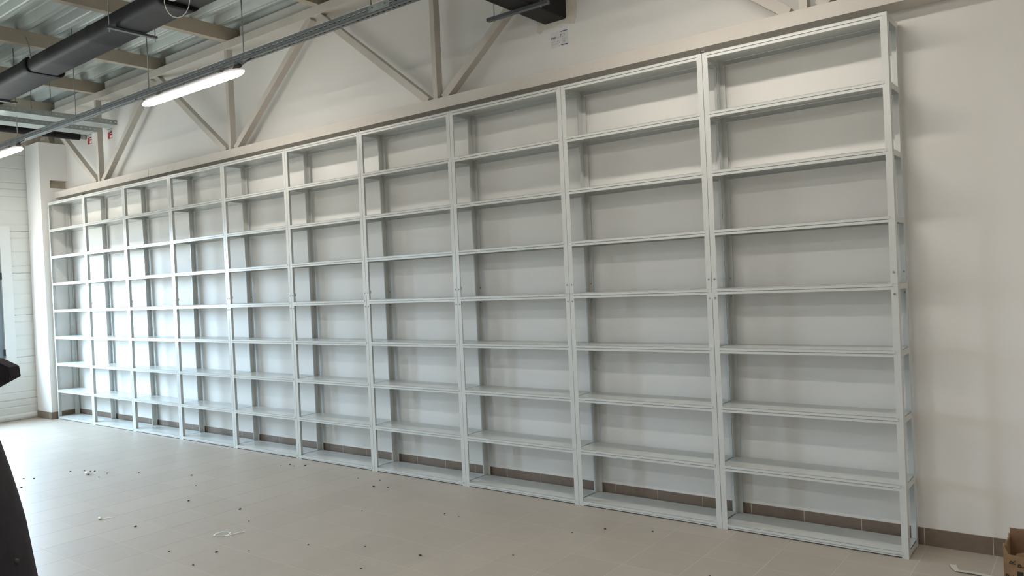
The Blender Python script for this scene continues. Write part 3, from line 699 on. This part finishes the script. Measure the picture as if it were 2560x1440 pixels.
# body: one continuous skinned figure
vs = []; es = []; rad = []
def jt(p, r_, par=None):
    vs.append(tuple(Vector(p)-P0)); rad.append(r_ if isinstance(r_, tuple) else (r_, r_))
    if par is not None: es.append((par, len(vs)-1))
    return len(vs)-1
root = jt(PP(0, 0, 0.93), (0.125, 0.105))
waist = jt(PP(0.01, 0, 1.08), (0.12, 0.10), root); chest = jt(PP(0.0, 0, 1.30), (0.125, 0.10), waist)
neck0 = jt(PP(-0.02, 0, 1.43), (0.055, 0.055), chest); neck1 = jt(PP(0.0, 0, 1.52), (0.055, 0.055), neck0)
jt(PP(0.005, 0, 1.60), 0.058, neck1)
for s_ in (-1, 1):
    sh = jt(PP(-0.01, 0.155*s_, 1.365), 0.042, neck0); el = jt(PP(-0.06, 0.235*s_, 1.12), 0.043, sh); wr = jt(PP(0.02, 0.235*s_, 0.88), 0.026, el)
    pm = jt(PP(0.035, 0.235*s_, 0.81), (0.040, 0.018), wr)
    for j_, (df, ln) in enumerate(((0.026, 0.068), (0.009, 0.078), (-0.009, 0.072), (-0.026, 0.056))):
        k1 = jt(PP(0.038+df, 0.235*s_, 0.782), 0.0095, pm); k2 = jt(PP(0.046+df, 0.230*s_, 0.782-ln*0.55), 0.0085, k1); jt(PP(0.050+df, 0.216*s_, 0.782-ln), 0.007, k2)
    th = jt(PP(0.065, 0.225*s_, 0.825), 0.011, pm); jt(PP(0.082, 0.215*s_, 0.785), 0.009, th)
    hp = jt(PP(0, 0.095*s_, 0.88), 0.09, root); kn = jt(PP(0.015, 0.105*s_, 0.49), 0.058, hp); an = jt(PP(-0.02, 0.11*s_, 0.10), 0.038, kn)
    hl = jt(PP(-0.045, 0.11*s_, 0.045), 0.036, an); jt(PP(0.10, 0.125*s_, 0.040), (0.036, 0.026), hl)
me = bpy.data.meshes.new('body'); me.from_pydata(vs, es, []); me.materials.append(MT['skin'])
bo = bpy.data.objects.new('body', me); COL.objects.link(bo); bo.parent = pe
sk = bo.modifiers.new('skin', 'SKIN'); sk.use_smooth_shade = True
for i, (a, b) in enumerate(rad): me.skin_vertices[0].data[i].radius = (a, b)
me.skin_vertices[0].data[root].use_root = True
ss = bo.modifiers.new('sub', 'SUBSURF'); ss.levels = 2; ss.render_levels = 2
# head with face
hd = MB(); hd.loft([ring(cf, 0, z, f_, b_, w_, 24, 0.95) for z, cf, f_, b_, w_ in (
    (1.505, 0, .045, .045, .045), (1.530, .004, .068, .058, .050), (1.548, .008, .082, .062, .056), (1.566, .008, .086, .070, .062), (1.590, .008, .085, .080, .068), (1.612, .006, .082, .092, .072),
    (1.640, .004, .080, .100, .075), (1.655, .003, .086, .102, .076), (1.680, 0, .089, .100, .076), (1.705, 0, .082, .092, .070), (1.728, 0, .064, .072, .056), (1.742, 0, .036, .042, .032), (1.747, 0, .008, .01, .008))])
hd.loft([[PP(.080, -w_, z-.004), PP(.088+d_, 0, z), PP(.080, w_, z-.004), PP(.070, 0, z-.004)] for z, d_, w_ in ((1.652, .004, .007), (1.635, .012, .009), (1.618, .022, .013), (1.608, .020, .016), (1.602, .006, .012))])
hd.tube([PP(.086, -.024, 1.579), PP(.097, -.008, 1.582), PP(.097, .008, 1.582), PP(.086, .024, 1.579)], [.003, .006, .006, .003], 8)
for s_ in (-1, 1):
    hd.loft([[PP(-.004+.020*math.cos(a)*k_, s_*(.076+.012*k2), 1.632+.032*math.sin(a)*k_) for a in [2*math.pi*q_/14 for q_ in range(14)]] for k_, k2 in ((.7, -.6), (1, .3), (1.0, .8), (.6, .9))])
head = pb(hd, 'head', MT['skin'])
ey = MB()
for s_ in (-1, 1): ey.sphere(PP(.0795, .030*s_, 1.645), 0.0095, 10, 8)
e_ = ey.build('eyes', MT['white'], head, loc=(0, 0, 0))
ey = MB()
for s_ in (-1, 1):
    ey.sphere(PP(.0868, .030*s_, 1.645), 0.0042, 8, 6); ey.tube([PP(.086, .018*s_, 1.664), PP(.090, .030*s_, 1.668), PP(.082, .044*s_, 1.664)], .0028, 6)
e_ = ey.build('eyebrows', MT['hair'], head, loc=(0, 0, 0))
hr = MB(); hr.loft([ring(cf, 0, z, f_, b_, w_, 24, 0.95) for z, cf, f_, b_, w_ in (
    (1.575, -.030, .015, .055, .060), (1.60, -.030, .030, .074, .074), (1.64, -.030, .040, .086, .082), (1.665, -.025, .055, .092, .0845), (1.690, -.010, .092, .105, .084), (1.712, -.004, .098, .102, .080), (1.735, 0, .082, .086, .066), (1.752, 0, .05, .058, .044), (1.760, 0, .012, .014, .012))])
pb(hr, 'hair', MT['hair'])
# trousers and shoes
tz = MB(); tz.loft([ring(0, 0, z, f_, b_, w_) for z, f_, b_, w_ in ((0.80, .12, .13, .175), (0.90, .14, .14, .18), (1.02, .15, .12, .17))])
for s_ in (-1, 1):
    tz.tube([PP(0, 0.098*s_, 0.90), PP(0.01, 0.10*s_, 0.70), PP(0.02, 0.105*s_, 0.49), PP(-0.01, 0.108*s_, 0.28), PP(-0.015, 0.11*s_, 0.075)], [0.112, 0.105, 0.082, 0.076, 0.072], 16)
pb(tz, 'trousers', MT['trouser'])
for s_ in (-1, 1):
    sh_ = MB(); sh_.loft([[PP(f_, 0.115*s_+w_*math.cos(a), 0.001+max(0, h_*(0.5+0.5*math.sin(a)))) for a in [2*math.pi*k/12 for k in range(12)]]
              for f_, w_, h_ in ((-0.095, .022, .05), (-0.085, .042, .085), (-0.03, .048, .10), (0.04, .05, .075), (0.12, .052, .055), (0.165, .042, .042), (0.185, .015, .02))])
    pb(sh_, 'shoe', MT['shoe'])
# shirt, jacket with belly bulge, sleeves, collar with zip
st_ = MB(); st_.loft([ring(0, 0, z, f_, b_, w_) for z, f_, b_, w_ in ((0.99, .17, .12, .16), (1.15, .18, .11, .16), (1.28, .155, .10, .16), (1.365, .13, .10, .15), (1.41, .09, .09, .10), (1.495, .062, .066, .066))])
pb(st_, 'shirt', MT['shirt'])
jk = MB()
prof_j = [(0.82, .222, .150, .195), (0.95, .232, .148, .190), (1.05, .2319, .140, .185), (1.12, .2265, .135, .185), (1.157, .2201, .130, .185), (1.213, .2088, .128, .188), (1.257, .1937, .125, .192),
          (1.301, .1764, .125, .196), (1.345, .1597, .120, .196), (1.373, .148, .118, .192), (1.400, .130, .114, .190), (1.420, .112, .110, .178), (1.438, .095, .104, .152), (1.455, .080, .098, .115), (1.475, .070, .090, .080)]
jk.loft([ring(0, 0, z, f_, b_, w_, 28) for z, f_, b_, w_ in prof_j]); jo = pb(jk, 'jacket', MT['jacket'])
for s_ in (-1, 1):
    sl = MB(); sl.tube([PP(-0.005, 0.10*s_, 1.395), PP(-0.01, 0.155*s_, 1.378), PP(-0.02, 0.20*s_, 1.32), PP(-0.045, 0.225*s_, 1.20), PP(-0.06, 0.238*s_, 1.10), PP(-0.02, 0.24*s_, 0.98), PP(0.015, 0.238*s_, 0.885)], [0.045, 0.070, 0.072, 0.064, 0.058, 0.052, 0.046], 18)
    pb(sl, 'sleeve', MT['jacket'], par=pe)
# the collar flap standing out at the chest, with zip teeth on its lower edge
co = MB()
def flap(s0, tip_f, tip_z):
    a = PP(0.08, s0, 1.515); b = PP(0.222, s0, 1.497); c = PP(tip_f, s0*0.8, tip_z+0.010); d = PP(tip_f+0.002, s0*0.8, tip_z-0.006); e = PP(0.215, s0, 1.452); g2 = PP(0.08, s0, 1.40)
    th_ = Sd*0.012
    co.loft([[p-th_ for p in (a, b, c, d, e, g2)], [p+th_ for p in (a, b, c, d, e, g2)]], smooth=False)
flap(-0.01, 0.245, 1.474)
co.loft([ring(-0.01, 0, 1.44, .11, .11, .12), ring(-0.01, 0, 1.50, .085, .095, .095), ring(-0.01, 0, 1.515, .080, .088, .088)], closed_ends=False)
cl_ = pb(co, 'collar', MT['jacket'])
zp = MB()
for k in range(14):
    u = k/13; p = PP(0.214, -0.022, 1.453)*(1-u)+PP(0.245, -0.020, 1.467)*u
    zp.box(p.x-P0.x*0-0.0012, p.x+0.0012, p.y-0.0012, p.y+0.0012, p.z-0.004, p.z+0.001)
pb(zp, 'zip', MT['blk'], par=pe)
nb = MB(); nb.sphere(PP(0.2135, 0.02, 1.175), 0.005, 8, 6); pb(nb, 'button', MT['blk'])
